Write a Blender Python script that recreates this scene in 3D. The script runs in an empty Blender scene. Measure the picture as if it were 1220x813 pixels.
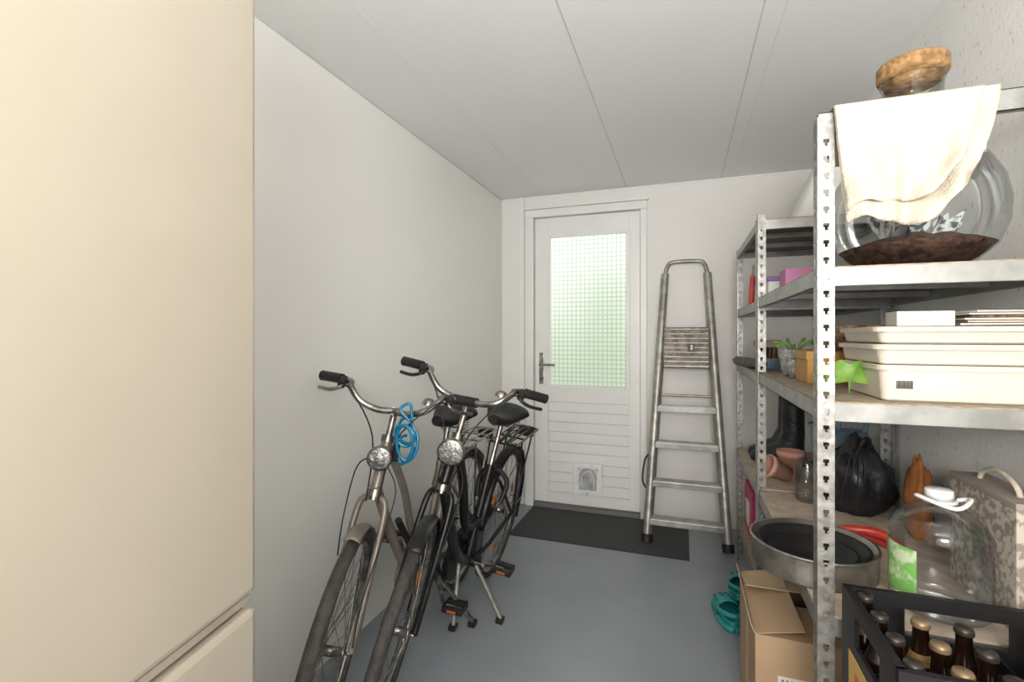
import bpy, bmesh, math, random
from mathutils import Vector, Matrix, noise, Euler
random.seed(3)
PI=math.pi
C=bpy.context.scene.collection
V=Vector

# ---------------------------------------------------------------- materials
def mat(name,col,rough=.5,metal=0,bump=0,bscale=60,col2=None,vscale=6,vlo=.4,vhi=.6,coat=0,spec=.5,detail=4,stretch=None):
    m=bpy.data.materials.new(name); m.use_nodes=True
    nt=m.node_tree; p=nt.nodes['Principled BSDF']
    p.inputs['Base Color'].default_value=(*col,1)
    p.inputs['Roughness'].default_value=rough
    p.inputs['Metallic'].default_value=metal
    p.inputs['Coat Weight'].default_value=coat
    p.inputs['Coat Roughness'].default_value=.12
    p.inputs['Specular IOR Level'].default_value=spec
    tc=nt.nodes.new('ShaderNodeTexCoord'); src=tc.outputs['Object']
    if stretch:
        mp=nt.nodes.new('ShaderNodeMapping'); mp.inputs['Scale'].default_value=stretch
        nt.links.new(src,mp.inputs['Vector']); src=mp.outputs['Vector']
    if col2 is None: col2=tuple(c*.88 for c in col)
    n=nt.nodes.new('ShaderNodeTexNoise'); n.inputs['Scale'].default_value=vscale; n.inputs['Detail'].default_value=detail
    r=nt.nodes.new('ShaderNodeValToRGB')
    r.color_ramp.elements[0].position=vlo; r.color_ramp.elements[1].position=vhi
    r.color_ramp.elements[0].color=(*col2,1); r.color_ramp.elements[1].color=(*col,1)
    nt.links.new(src,n.inputs['Vector']); nt.links.new(n.outputs['Fac'],r.inputs['Fac'])
    nt.links.new(r.outputs['Color'],p.inputs['Base Color'])
    if bump:
        b=nt.nodes.new('ShaderNodeTexNoise'); b.inputs['Scale'].default_value=bscale; b.inputs['Detail'].default_value=4
        bp=nt.nodes.new('ShaderNodeBump'); bp.inputs['Strength'].default_value=bump; bp.inputs['Distance'].default_value=.01
        nt.links.new(src,b.inputs['Vector']); nt.links.new(b.outputs['Fac'],bp.inputs['Height'])
        nt.links.new(bp.outputs['Normal'],p.inputs['Normal'])
    return m

def thin_glass(name,tint=(1,1,1),k=.8,base=.02,rough=.03):
    m=bpy.data.materials.new(name); m.use_nodes=True; nt=m.node_tree
    nt.nodes.remove(nt.nodes['Principled BSDF']); out=nt.nodes['Material Output']
    t=nt.nodes.new('ShaderNodeBsdfTransparent'); t.inputs['Color'].default_value=(*tint,1)
    g=nt.nodes.new('ShaderNodeBsdfGlossy'); g.inputs['Roughness'].default_value=rough
    f=nt.nodes.new('ShaderNodeFresnel'); f.inputs['IOR'].default_value=1.45
    mu=nt.nodes.new('ShaderNodeMath'); mu.operation='MULTIPLY_ADD'; mu.inputs[1].default_value=k; mu.inputs[2].default_value=base; mu.use_clamp=True
    mx=nt.nodes.new('ShaderNodeMixShader')
    nt.links.new(f.outputs[0],mu.inputs[0]); nt.links.new(mu.outputs[0],mx.inputs[0])
    nt.links.new(t.outputs[0],mx.inputs[1]); nt.links.new(g.outputs[0],mx.inputs[2]); nt.links.new(mx.outputs[0],out.inputs[0])
    return m

def door_glass():
    m=bpy.data.materials.new('patterned_glass'); m.use_nodes=True; nt=m.node_tree
    nt.nodes.remove(nt.nodes['Principled BSDF']); out=nt.nodes['Material Output']
    tc=nt.nodes.new('ShaderNodeTexCoord'); sx=nt.nodes.new('ShaderNodeSeparateXYZ')
    nt.links.new(tc.outputs['Object'],sx.inputs[0])
    def line(sock,sc):
        a=nt.nodes.new('ShaderNodeMath'); a.operation='MULTIPLY'; a.inputs[1].default_value=sc
        b=nt.nodes.new('ShaderNodeMath'); b.operation='SINE'
        c=nt.nodes.new('ShaderNodeMath'); c.operation='ABSOLUTE'
        nt.links.new(sock,a.inputs[0]); nt.links.new(a.outputs[0],b.inputs[0]); nt.links.new(b.outputs[0],c.inputs[0]); return c.outputs[0]
    k=PI/.033
    mn=nt.nodes.new('ShaderNodeMath'); mn.operation='MINIMUM'
    nt.links.new(line(sx.outputs['X'],k),mn.inputs[0]); nt.links.new(line(sx.outputs['Z'],k),mn.inputs[1])
    r=nt.nodes.new('ShaderNodeValToRGB'); r.color_ramp.elements[0].position=.02; r.color_ramp.elements[1].position=.5
    r.color_ramp.elements[0].color=(.66,.69,.66,1); r.color_ramp.elements[1].color=(.96,.97,.94,1)
    nt.links.new(mn.outputs[0],r.inputs[0])
    tl=nt.nodes.new('ShaderNodeBsdfTranslucent'); tr=nt.nodes.new('ShaderNodeBsdfRefraction'); tr.inputs['Roughness'].default_value=.62; tr.inputs['IOR'].default_value=1.3
    bp=nt.nodes.new('ShaderNodeBump'); bp.inputs['Strength'].default_value=.6; bp.inputs['Distance'].default_value=.004
    nt.links.new(mn.outputs[0],bp.inputs['Height']); nt.links.new(bp.outputs[0],tr.inputs['Normal'])
    nt.links.new(r.outputs[0],tl.inputs[0]); nt.links.new(r.outputs[0],tr.inputs[0])
    mx=nt.nodes.new('ShaderNodeMixShader'); mx.inputs[0].default_value=.6
    nt.links.new(tl.outputs[0],mx.inputs[1]); nt.links.new(tr.outputs[0],mx.inputs[2])
    g=nt.nodes.new('ShaderNodeBsdfGlossy'); g.inputs['Roughness'].default_value=.1
    m2=nt.nodes.new('ShaderNodeMixShader'); m2.inputs[0].default_value=.06
    nt.links.new(mx.outputs[0],m2.inputs[1]); nt.links.new(g.outputs[0],m2.inputs[2]); nt.links.new(m2.outputs[0],out.inputs[0])
    return m

def rightwall_mat():
    m=mat('stucco_paint',(.80,.795,.78),.7,bump=.18,bscale=60,col2=(.78,.775,.76))
    nt=m.node_tree; p=nt.nodes['Principled BSDF']
    ramp=[n for n in nt.nodes if n.type=='VALTORGB'][0]
    tc=[n for n in nt.nodes if n.type=='TEX_COORD'][0]
    mp=nt.nodes.new('ShaderNodeMapping'); mp.inputs['Scale'].default_value=(1,.8,.5); mp.inputs['Rotation'].default_value=(.5,0,0)
    n=nt.nodes.new('ShaderNodeTexNoise'); n.inputs['Scale'].default_value=80; n.inputs['Detail'].default_value=3
    r=nt.nodes.new('ShaderNodeValToRGB'); r.color_ramp.elements[0].position=.65; r.color_ramp.elements[1].position=.71
    r.color_ramp.elements[0].color=(0,0,0,1); r.color_ramp.elements[1].color=(1,1,1,1)
    mx=nt.nodes.new('ShaderNodeMixRGB'); mx.inputs[2].default_value=(.56,.55,.54,1)
    nt.links.new(tc.outputs['Object'],mp.inputs[0]); nt.links.new(mp.outputs[0],n.inputs['Vector']); nt.links.new(n.outputs[0],r.inputs[0])
    nt.links.new(r.outputs[0],mx.inputs[0]); nt.links.new(ramp.outputs[0],mx.inputs[1]); nt.links.new(mx.outputs[0],p.inputs['Base Color'])
    return m

M_wall=mat('wall_paint',(.81,.805,.77),.34,bump=.03,bscale=6,col2=(.80,.795,.76),vscale=2)
M_wallb=mat('back_wall_paint',(.77,.755,.73),.6,bump=.08,bscale=120,col2=(.755,.74,.715),vscale=3)
M_ceil=mat('ceiling_panel',(.86,.865,.86),.6,col2=(.85,.855,.85),vscale=1.5)
M_joint=mat('ceiling_joint',(.60,.61,.61),.8)
M_jointf=mat('ceiling_joint_faint',(.78,.785,.785),.8)
M_stucco=rightwall_mat()
M_floor=mat('floor_vinyl',(.25,.275,.30),.34,bump=.04,bscale=200,col2=(.23,.255,.28),vscale=3,spec=.5)
M_fridge=mat('fridge_enamel',(.40,.36,.295),.14,bump=.02,bscale=5,col2=(.395,.355,.29),coat=.4)
M_fridge2=mat('fridge_seal',(.36,.32,.25),.5)
M_white=mat('white_lacquer',(.78,.78,.765),.35,col2=(.76,.76,.745))
M_whiteplastic=mat('white_plastic',(.82,.82,.82),.35)
M_dglass=door_glass()
M_flap=mat('cat_flap_window',(.30,.32,.34),.2,coat=.6,col2=(.55,.57,.58),vscale=14)
M_chrome=mat('steel_polished',(.40,.385,.36),.33,1,col2=(.20,.19,.18),vscale=26)
M_alu=mat('aluminium_worn',(.42,.41,.375),.45,.7,bump=.1,bscale=80,col2=(.29,.28,.25),vscale=18)
M_galv=mat('galvanised_steel',(.36,.355,.335),.42,.75,bump=.12,bscale=60,col2=(.23,.225,.21),vscale=40,detail=6)
M_galvl=mat('galvanised_beam',(.36,.36,.345),.42,.7,col2=(.27,.27,.26),vscale=14,detail=6)
M_board=mat('chipboard',(.34,.28,.21),.75,bump=.1,col2=(.24,.19,.14),vscale=40,detail=6)
M_boardlt=mat('shelf_board_light',(.52,.43,.34),.7,col2=(.42,.34,.26),vscale=20)
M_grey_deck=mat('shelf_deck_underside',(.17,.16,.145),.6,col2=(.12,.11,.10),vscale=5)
M_rubber=mat('tyre_rubber',(.022,.021,.021),.8,bump=.3,bscale=200,col2=(.04,.037,.034),vscale=40)
M_rubber_g=mat('tyre_rubber_grey',(.055,.048,.042),.85,bump=.3,bscale=200,col2=(.03,.027,.024),vscale=40)
M_black=mat('black_enamel',(.006,.006,.007),.36,coat=.05,col2=(.010,.010,.010),spec=.3)
M_blackpl=mat('black_plastic',(.010,.010,.010),.5,col2=(.018,.018,.018),spec=.35)
M_taupe=mat('taupe_enamel',(.20,.172,.142),.42,.2,coat=.15,col2=(.155,.132,.11),vscale=12)
M_leather=mat('black_leather',(.010,.010,.010),.5,bump=.2,bscale=150,spec=.35)
M_lens=mat('lamp_lens',(.46,.46,.44),.08,.6,coat=1,bump=.8,bscale=90,col2=(.20,.20,.19),vscale=60)
M_blue=mat('blue_cable',(.0,.15,.29),.3,coat=.4)
M_red=mat('red_reflector',(.4,.02,.02),.25)
M_orangerefl=mat('orange_reflector',(.45,.13,.02),.3)
M_mat=mat('doormat_fibre',(.085,.09,.095),.95,bump=1,bscale=350,col2=(.05,.052,.055),vscale=180)
M_matedge=mat('mat_rubber_edge',(.03,.032,.035),.6)
M_sill=mat('stone_sill',(.16,.16,.155),.6)
M_stepp=mat('platform_tread',(.28,.245,.20),.6,.3,bump=.3,bscale=90,col2=(.155,.14,.115),vscale=25)
M_card=mat('cardboard',(.42,.29,.18),.85,bump=.08,bscale=90,col2=(.375,.255,.155),vscale=5)
M_cardin=mat('cardboard_inner',(.50,.37,.245),.85,col2=(.455,.335,.22))
M_cloth=mat('cream_cloth',(.56,.50,.405),.9,bump=.5,bscale=160,col2=(.53,.47,.38),vscale=10)
M_cork=mat('cork',(.40,.235,.10),.85,bump=.5,bscale=90,col2=(.22,.12,.045),vscale=60,detail=6)
M_soil=mat('dark_soil',(.12,.055,.032),.95,bump=1,bscale=80,col2=(.035,.016,.011),vscale=60)
M_glass=thin_glass('clear_glass',(.955,.972,.968),.6,.012)
M_pet=thin_glass('pet_plastic',(.93,.955,.975),.6,.03,.12)
M_cream=mat('cream_plastic',(.60,.55,.465),.38,col2=(.575,.525,.44))
M_paper=mat('paper',(.66,.62,.55),.8,col2=(.60,.56,.50))
M_bagpaper=mat('white_bag_paper',(.78,.77,.74),.7,col2=(.72,.71,.68))
M_news=mat('dry_leaf_grey',(.62,.64,.62),.8,col2=(.08,.09,.10),vscale=38,vlo=.42,vhi=.50)
M_print=mat('dark_print',(.12,.11,.11),.7)
M_gift=mat('leaf_pattern_card',(.48,.435,.375),.7,col2=(.25,.215,.18),vscale=60,vlo=.44,vhi=.54,detail=6)
M_gifttop=mat('taupe_card',(.31,.27,.235),.7)
M_green=mat('leaf_green',(.20,.34,.06),.55,col2=(.10,.24,.035),vscale=30)
M_greenlab=mat('green_label',(.19,.47,.11),.45,col2=(.56,.66,.46),vscale=22,vlo=.42,vhi=.5)
M_terra=mat('terracotta_pink',(.50,.27,.21),.7,col2=(.44,.22,.17))
M_mustard=mat('mustard_box',(.46,.25,.06),.6,col2=(.40,.215,.05))
M_brownbox=mat('patterned_brown_box',(.28,.15,.07),.6,col2=(.07,.035,.02),vscale=50,vlo=.45,vhi=.55)
M_pink=mat('pink_box',(.48,.17,.34),.5)
M_purple=mat('purple_box',(.28,.13,.38),.5)
M_magenta=mat('magenta_card',(.46,.04,.13),.5)
M_redpl=mat('red_plastic',(.54,.045,.03),.35,coat=.3)
M_orange=mat('orange_cloth',(.38,.135,.03),.8,bump=.6,bscale=20,col2=(.27,.09,.02),vscale=14)
M_bluegrey=mat('watering_can_blue',(.16,.26,.36),.4)
M_bluebag=mat('blue_white_plastic',(.55,.66,.78),.3,col2=(.06,.22,.50),vscale=16,vlo=.4,vhi=.5)
M_bagblack=mat('black_nylon',(.016,.016,.018),.42,bump=.6,bscale=25)
M_basket=mat('grey_woven',(.46,.46,.44),.9,bump=1,bscale=120,col2=(.26,.27,.26),vscale=70)
M_crock=mat('teal_foam',(.02,.29,.30),.5,col2=(.015,.245,.25))
M_crocin=mat('teal_dark',(.01,.11,.12),.7)
M_tin=mat('baking_tin',(.36,.34,.31),.36,.9,bump=.15,bscale=60,col2=(.24,.225,.205),vscale=18)
M_darktin=mat('nonstick_pan',(.013,.013,.014),.5,.1)
M_crate=mat('crate_black',(.009,.009,.010),.45,bump=.05)
M_beer=mat('brown_bottle_glass',(.012,.0055,.003),.12,coat=.25)
M_beerlab=mat('gold_foil',(.32,.20,.08),.4,.3,col2=(.16,.09,.035),vscale=60)
M_beerpap=mat('bottle_label',(.20,.14,.075),.6,col2=(.07,.045,.025),vscale=40)
M_cap=mat('bottle_cap',(.22,.155,.085),.38,.5)
M_capd=mat('bottle_cap_dark',(.03,.024,.02),.35,.3)
M_yellow=mat('yellow_sticker',(.58,.38,.10),.5)
M_brick=mat('garden_paving',(.60,.60,.55),.9,col2=(.50,.50,.45))
M_hedge=mat('hedge_leaves',(.46,.58,.30),.8,bump=1,bscale=14,col2=(.28,.40,.16),vscale=9)
M_tincan=mat('tin_can',(.45,.10,.06),.4,col2=(.60,.55,.45),vscale=18,vlo=.45,vhi=.5)

# ---------------------------------------------------------------- mesh builder
class G:
    def __init__(s): s.v=[];s.f=[];s.mi=[];s.sm=[];s.mats=[];s.xf=Matrix.Identity(4)
    def add(s,vs,fs,m,smooth=False):
        if m not in s.mats: s.mats.append(m)
        i=s.mats.index(m); o=len(s.v)
        s.v+= [s.xf@V(v) for v in vs]
        for f in fs: s.f.append([o+k for k in f]); s.mi.append(i); s.sm.append(smooth)
    def box(s,c,d,m,rot=None,bev=0):
        bm=bmesh.new(); bmesh.ops.create_cube(bm,size=1)
        for v in bm.verts: v.co=V((v.co.x*d[0],v.co.y*d[1],v.co.z*d[2]))
        if bev: bmesh.ops.bevel(bm,geom=bm.edges[:],offset=min(bev,min(d)*.45),segments=2,affect='EDGES',profile=.6)
        R=Euler(rot).to_matrix() if rot else Matrix.Identity(3)
        bm.verts.index_update()
        s.add([V(c)+R@v.co for v in bm.verts],[[v.index for v in f.verts] for f in bm.faces],m,False); bm.free()
    def b2(s,a,b,m,bev=0):
        s.box([(a[i]+b[i])/2 for i in range(3)],[abs(b[i]-a[i]) for i in range(3)],m,bev=bev)
    def tube(s,pts,r,m,n=8,closed=False,flat=1.0):
        pts=[V(p) for p in pts]; N=len(pts)
        rs=r if isinstance(r,(list,tuple)) else [r]*N
        def tan(i):
            if closed: return (pts[(i+1)%N]-pts[i-1]).normalized()
            return (pts[min(i+1,N-1)]-pts[max(i-1,0)]).normalized()
        t=tan(0); a=V((0,0,1)) if abs(t.z)<.9 else V((1,0,0)); nrm=(a-t*a.dot(t)).normalized()
        vs=[]
        for i in range(N):
            t=tan(i); nrm=(nrm-t*nrm.dot(t)).normalized(); b=t.cross(nrm)
            for k in range(n):
                an=2*PI*k/n; vs.append(pts[i]+nrm*math.cos(an)*rs[i]*flat+b*math.sin(an)*rs[i])
        fs=[]
        for i in range(N if closed else N-1):
            j=(i+1)%N
            for k in range(n): fs.append([i*n+k,i*n+(k+1)%n,j*n+(k+1)%n,j*n+k])
        s.add(vs,fs,m,True)
        if not closed:
            s.add([vs[k] for k in range(n)][::-1],[list(range(n))],m)
            s.add([vs[(N-1)*n+k] for k in range(n)],[list(range(n))],m)
    def lathe(s,prof,c,m,n=28,axis=(0,0,1),smooth=True,sq=0):
        z=V(axis).normalized(); x=V((1,0,0)) if abs(z.x)<.9 else V((0,1,0)); x=(x-z*x.dot(z)).normalized(); y=z.cross(x)
        vs=[]
        for (r,h) in prof:
            for k in range(n):
                a=2*PI*k/n; ca,sa=math.cos(a),math.sin(a)
                rr=r
                if sq: rr=r*(1-sq+sq/max(abs(ca),abs(sa)))
                vs.append(V(c)+z*h+(x*ca+y*sa)*rr)
        fs=[[i*n+k,i*n+(k+1)%n,(i+1)*n+(k+1)%n,(i+1)*n+k] for i in range(len(prof)-1) for k in range(n)]
        s.add(vs,fs,m,smooth)
    def grid(s,fn,nu,nv,m,smooth=True):
        vs=[fn(i/nu,j/nv) for i in range(nu+1) for j in range(nv+1)]
        w=nv+1
        s.add(vs,[[i*w+j,(i+1)*w+j,(i+1)*w+j+1,i*w+j+1] for i in range(nu) for j in range(nv)],m,smooth)
    def prism(s,poly,h0,h1,m,ax='z'):
        def P(a,b,h): return {'z':V((a,b,h)),'y':V((a,h,b)),'x':V((h,a,b))}[ax]
        n=len(poly); vs=[P(a,b,h0) for a,b in poly]+[P(a,b,h1) for a,b in poly]
        s.add(vs,[list(range(n))[::-1],list(range(n,2*n))]+[[i,(i+1)%n,n+(i+1)%n,n+i] for i in range(n)],m)
    def ell(s,c,r,m,n=20,fn=None,rot=None):
        vs=[];k=n//2
        for i in range(k+1):
            ph=PI*i/k
            for j in range(n):
                th=2*PI*j/n
                d=V((math.sin(ph)*math.cos(th),math.sin(ph)*math.sin(th),math.cos(ph)))
                q=V((d.x*r[0],d.y*r[1],d.z*r[2]))
                if fn: q=fn(q,d)
                if rot: q=rot@q
                vs.append(V(c)+q)
        s.add(vs,[[i*n+j,(i+1)*n+j,(i+1)*n+(j+1)%n,i*n+(j+1)%n] for i in range(k) for j in range(n)],m,True)
    def obj(s,name,parent=None,solid=0,subd=0,merge=False):
        me=bpy.data.meshes.new(name); me.from_pydata([tuple(v) for v in s.v],[],s.f)
        for m in s.mats: me.materials.append(m)
        for i,p in enumerate(me.polygons): p.material_index=s.mi[i]; p.use_smooth=s.sm[i]
        bm=bmesh.new(); bm.from_mesh(me)
        if merge or solid: bmesh.ops.remove_doubles(bm,verts=bm.verts,dist=1e-6)
        bmesh.ops.recalc_face_normals(bm,faces=bm.faces); bm.to_mesh(me); bm.free()
        o=bpy.data.objects.new(name,me); C.objects.link(o)
        if solid:
            md=o.modifiers.new('s','SOLIDIFY'); md.thickness=solid; md.offset=0
        if parent: o.parent=parent
        return o
def empty(name,M=None):
    o=bpy.data.objects.new(name,None); C.objects.link(o); o.empty_display_size=.1
    if M is not None: o.matrix_world=M
    return o
def cr(pts,n=6,closed=False):
    pts=[V(p) for p in pts]; out=[]; N=len(pts)
    R=range(N) if closed else range(N-1)
    for i in R:
        if closed: p0,p1,p2,p3=pts[i-1],pts[i],pts[(i+1)%N],pts[(i+2)%N]
        else: p0,p1,p2,p3=pts[max(i-1,0)],pts[i],pts[i+1],pts[min(i+2,N-1)]
        for k in range(n):
            t=k/n; out.append(.5*((2*p1)+(p2-p0)*t+(2*p0-5*p1+4*p2-p3)*t*t+(3*p1-p0-3*p2+p3)*t**3))
    if not closed: out.append(pts[-1])
    return out
def circ(c,R,n=48):
    c=V(c)
    return [c+V((math.cos(2*PI*k/n),0,math.sin(2*PI*k/n)))*R for k in range(n)]

# ---------------------------------------------------------------- room shell
XL,XR,YB,YF,H=-1.336,.78,3.56,-1.9,2.365
g=G(); g.b2((XL-.1,YF-.1,-.1),(XR+.1,YB+.12,0),M_floor); g.obj('floor')
g=G(); g.b2((XL-.1,YF-.1,H),(XR+.1,YB+.12,H+.1),M_ceil); g.obj('ceiling')
g=G(); g.b2((XL-.1,YF-.1,0),(XL,YB+.12,H),M_wall); g.obj('wall_left')
g=G(); g.b2((XR,YF-.1,0),(XR+.1,YB+.12,H),M_stucco); g.obj('wall_right')
g=G(); g.b2((XL,YF-.1,0),(XR,YF,H),M_wallb); g.obj('wall_front')
DL,DR,DT=-1.135,-.235,2.26
g=G(); g.b2((XL,YB,0),(DL,YB+.12,H),M_wallb); g.b2((DR,YB,0),(XR,YB+.12,H),M_wallb); g.b2((DL,YB,DT),(DR,YB+.12,H),M_wallb); g.obj('wall_back')
g=G()
for x,w,m in ((-1.0,.002,M_jointf),(-.377,.0035,M_joint),(.248,.0035,M_joint),(.315,.002,M_jointf)):
    g.b2((x-w/2,YF,H-.0015),(x+w/2,YB,H+.001),m)
g.obj('trim_1')
g=G(); g.b2((-1.185,YB-.018,0),(-1.150,YB,H),M_white,bev=.003); g.obj('trim_2')
g=G(); g.b2((XL,YB-.006,H-.012),(XR,YB,H),M_white); g.b2((XL,YF,H-.006),(XL+.004,YB,H),M_joint); g.obj('trim_3')

# door
dr=empty('door_1',Matrix.Translation((-.685,YB,0)))
def dobj(g,n,**k):
    g.v=[v-V((-.685,YB,0)) for v in g.v]; return g.obj(n,dr,**k)
g=G()
g.b2((DL,YB-.03,0),(DL+.062,YB+.1,DT-.061),M_white,bev=.004); g.b2((DR-.045,YB-.03,0),(DR,YB+.1,DT-.061),M_white,bev=.004)
g.b2((DL,YB-.03,DT-.06),(DR,YB+.1,DT-.002),M_white,bev=.004)
g.b2((DL-.012,YB-.045,DT-.001),(DR+.012,YB-.001,DT+.016),M_white,bev=.004)
g.b2((DL+.063,YB+.0,.0),(DR-.046,YB+.1,.03),M_sill)
dobj(g,'frame')
LX0,LX1,LZ0,LZ1=-1.068,-.285,.035,2.195
GX0,GX1,GZ0,GZ1=-.962,-.362,.905,2.06
y0,y1=YB+.006,YB+.046
g=G()
g.b2((LX0,y0,LZ0),(GX0,y1,LZ1),M_white,bev=.002); g.b2((GX1,y0,LZ0),(LX1,y1,LZ1),M_white,bev=.002)
g.b2((GX0,y0,GZ1),(GX1,y1,LZ1),M_white); g.b2((GX0,y0,.80),(GX1,y1,GZ0),M_white)
g.b2((GX0,y0,LZ0),(GX1,y1,.115),M_white)
n=9; z0=.115; z1=.80; dz=(z1-z0)/n
for i in range(n):
    g.b2((GX0,y0+.006,z0+i*dz+.0015),(GX1,y1-.01,z0+(i+1)*dz-.0015),M_white,bev=.004)
g.b2((GX0,y0+.016,z0),(GX1,y1-.012,z1),M_jointf)
for a,b in (((GX0-.006,y0-.008,GZ0-.006),(GX0+.018,y0+.012,GZ1+.006)),((GX1-.018,y0-.008,GZ0-.006),(GX1+.006,y0+.012,GZ1+.006)),((GX0+.018,y0-.0075,GZ0-.006),(GX1-.018,y0+.012,GZ0+.018)),((GX0+.018,y0-.0075,GZ1-.018),(GX1-.018,y0+.012,GZ1+.006))):
    g.b2(a,b,M_white,bev=.003)
dobj(g,'leaf')
g=G(); g.b2((GX0+.001,y0+.016,GZ0+.001),(GX1-.001,y0+.018,GZ1-.001),M_dglass); dobj(g,'glass_pane')
g=G(); g.b2((-1.032,y0-.009,.93),(-.998,y0,1.17),M_chrome,bev=.003)
g.tube([(-1.015,y0-.005,1.08),(-1.015,y0-.05,1.08)],.009,M_chrome); g.tube(cr([(-1.015,y0-.05,1.08),(-.97,y0-.054,1.082),(-.90,y0-.05,1.078)],4),.008,M_chrome)
g.lathe([(0,0),(.012,0),(.012,.012),(0,.012)],(-1.015,y0-.008,.985),M_chrome,axis=(0,-1,0)); dobj(g,'handle')
g=G()
def frame4(a,b,w,ya,yb,m,bev):
    g.b2((a[0],ya,a[1]),(a[0]+w,yb,b[1]),m,bev=bev); g.b2((b[0]-w,ya,a[1]),(b[0],yb,b[1]),m,bev=bev)
    g.b2((a[0]+w*.6,ya+.0005,a[1]),(b[0]-w*.6,yb,a[1]+w),m,bev=bev); g.b2((a[0]+w*.6,ya+.0005,b[1]-w),(b[0]-w*.6,yb,b[1]),m,bev=bev)
frame4((-.765,.12),(-.549,.355),.036,y0-.022,y0+.003,M_whiteplastic,.006)
g.b2((-.735,y0-.006,.15),(-.579,y0-.002,.325),M_flap)
g.tube(cr([(-.726,y0-.016,.155),(-.726,y0-.016,.27),(-.705,y0-.016,.315),(-.657,y0-.016,.325),(-.609,y0-.016,.315),(-.588,y0-.016,.27),(-.588,y0-.016,.155)],5),.008,M_whiteplastic)
g.tube(cr([(-.70,y0-.012,.165),(-.70,y0-.012,.26),(-.657,y0-.012,.295),(-.614,y0-.012,.26),(-.614,y0-.012,.165)],5),.004,M_whiteplastic)
g.b2((-.69,y0-.032,.125),(-.625,y0-.010,.152),M_whiteplastic,bev=.004)
g.lathe([(.001,.0),(.012,.0),(.012,-.006),(.001,-.006)],(-.657,y0-.031,.138),M_joint,axis=(0,1,0),n=14)
dobj(g,'cat_flap')

g=G(); g.b2((-1.05,2.985,0),(0.02,3.50,.007),M_mat); g.b2((-1.07,2.965,0),(.04,3.52,.004),M_matedge); g.obj('doormat')
g=G(); g.b2((DL+.064,3.522,0),(DR-.047,3.559,.026),M_sill,bev=.004); g.obj('trim_4')

# exterior
g=G(); g.b2((-5,YB+.13,-.12),(4,8,-.02),M_brick); g.obj('garden_paving')
g=G()
for i in range(34):
    x=-3.4+5.6*random.random(); z=.3+random.random()*(1.9 if x>-1.9 else 1.1); r=.35+random.random()*.25
    sd=random.random()*9
    g.ell((x,6.0+random.random()*.5,z),(r,r*.7,r),M_hedge,n=18,fn=lambda q,d:q*(1+.35*noise.noise(d*3+V((sd,0,0)))))
for v in g.v: v.z=max(v.z,-.015)
g.obj('garden_hedge')

# ---------------------------------------------------------------- fridge
FM=Matrix.Translation((-.693,.640,0))@Matrix.Rotation(math.atan2(-.981,.196),4,'Z')
fr=empty('fridge_freezer',FM)
g=G(); g.b2((.003,-.58,.02),(.597,-.068,1.99),M_fridge,bev=.008); g.obj('cabinet',fr)
g=G(); g.b2((0,-.058,.862),(.6,0,1.995),M_fridge,bev=.009); g.obj('upper_door',fr)
g=G(); g.b2((0,-.058,.06),(.6,0,.832),M_fridge,bev=.009); g.obj('lower_door',fr)
g=G(); g.b2((.006,-.068,.06),(.594,-.05,1.985),M_fridge2); g.b2((.01,-.5,0),(.59,-.03,.06),M_blackpl)
g.b2((.002,-.058,.842),(.598,-.010,.856),M_fridge2,bev=.003); g.obj('seal',fr)

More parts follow.
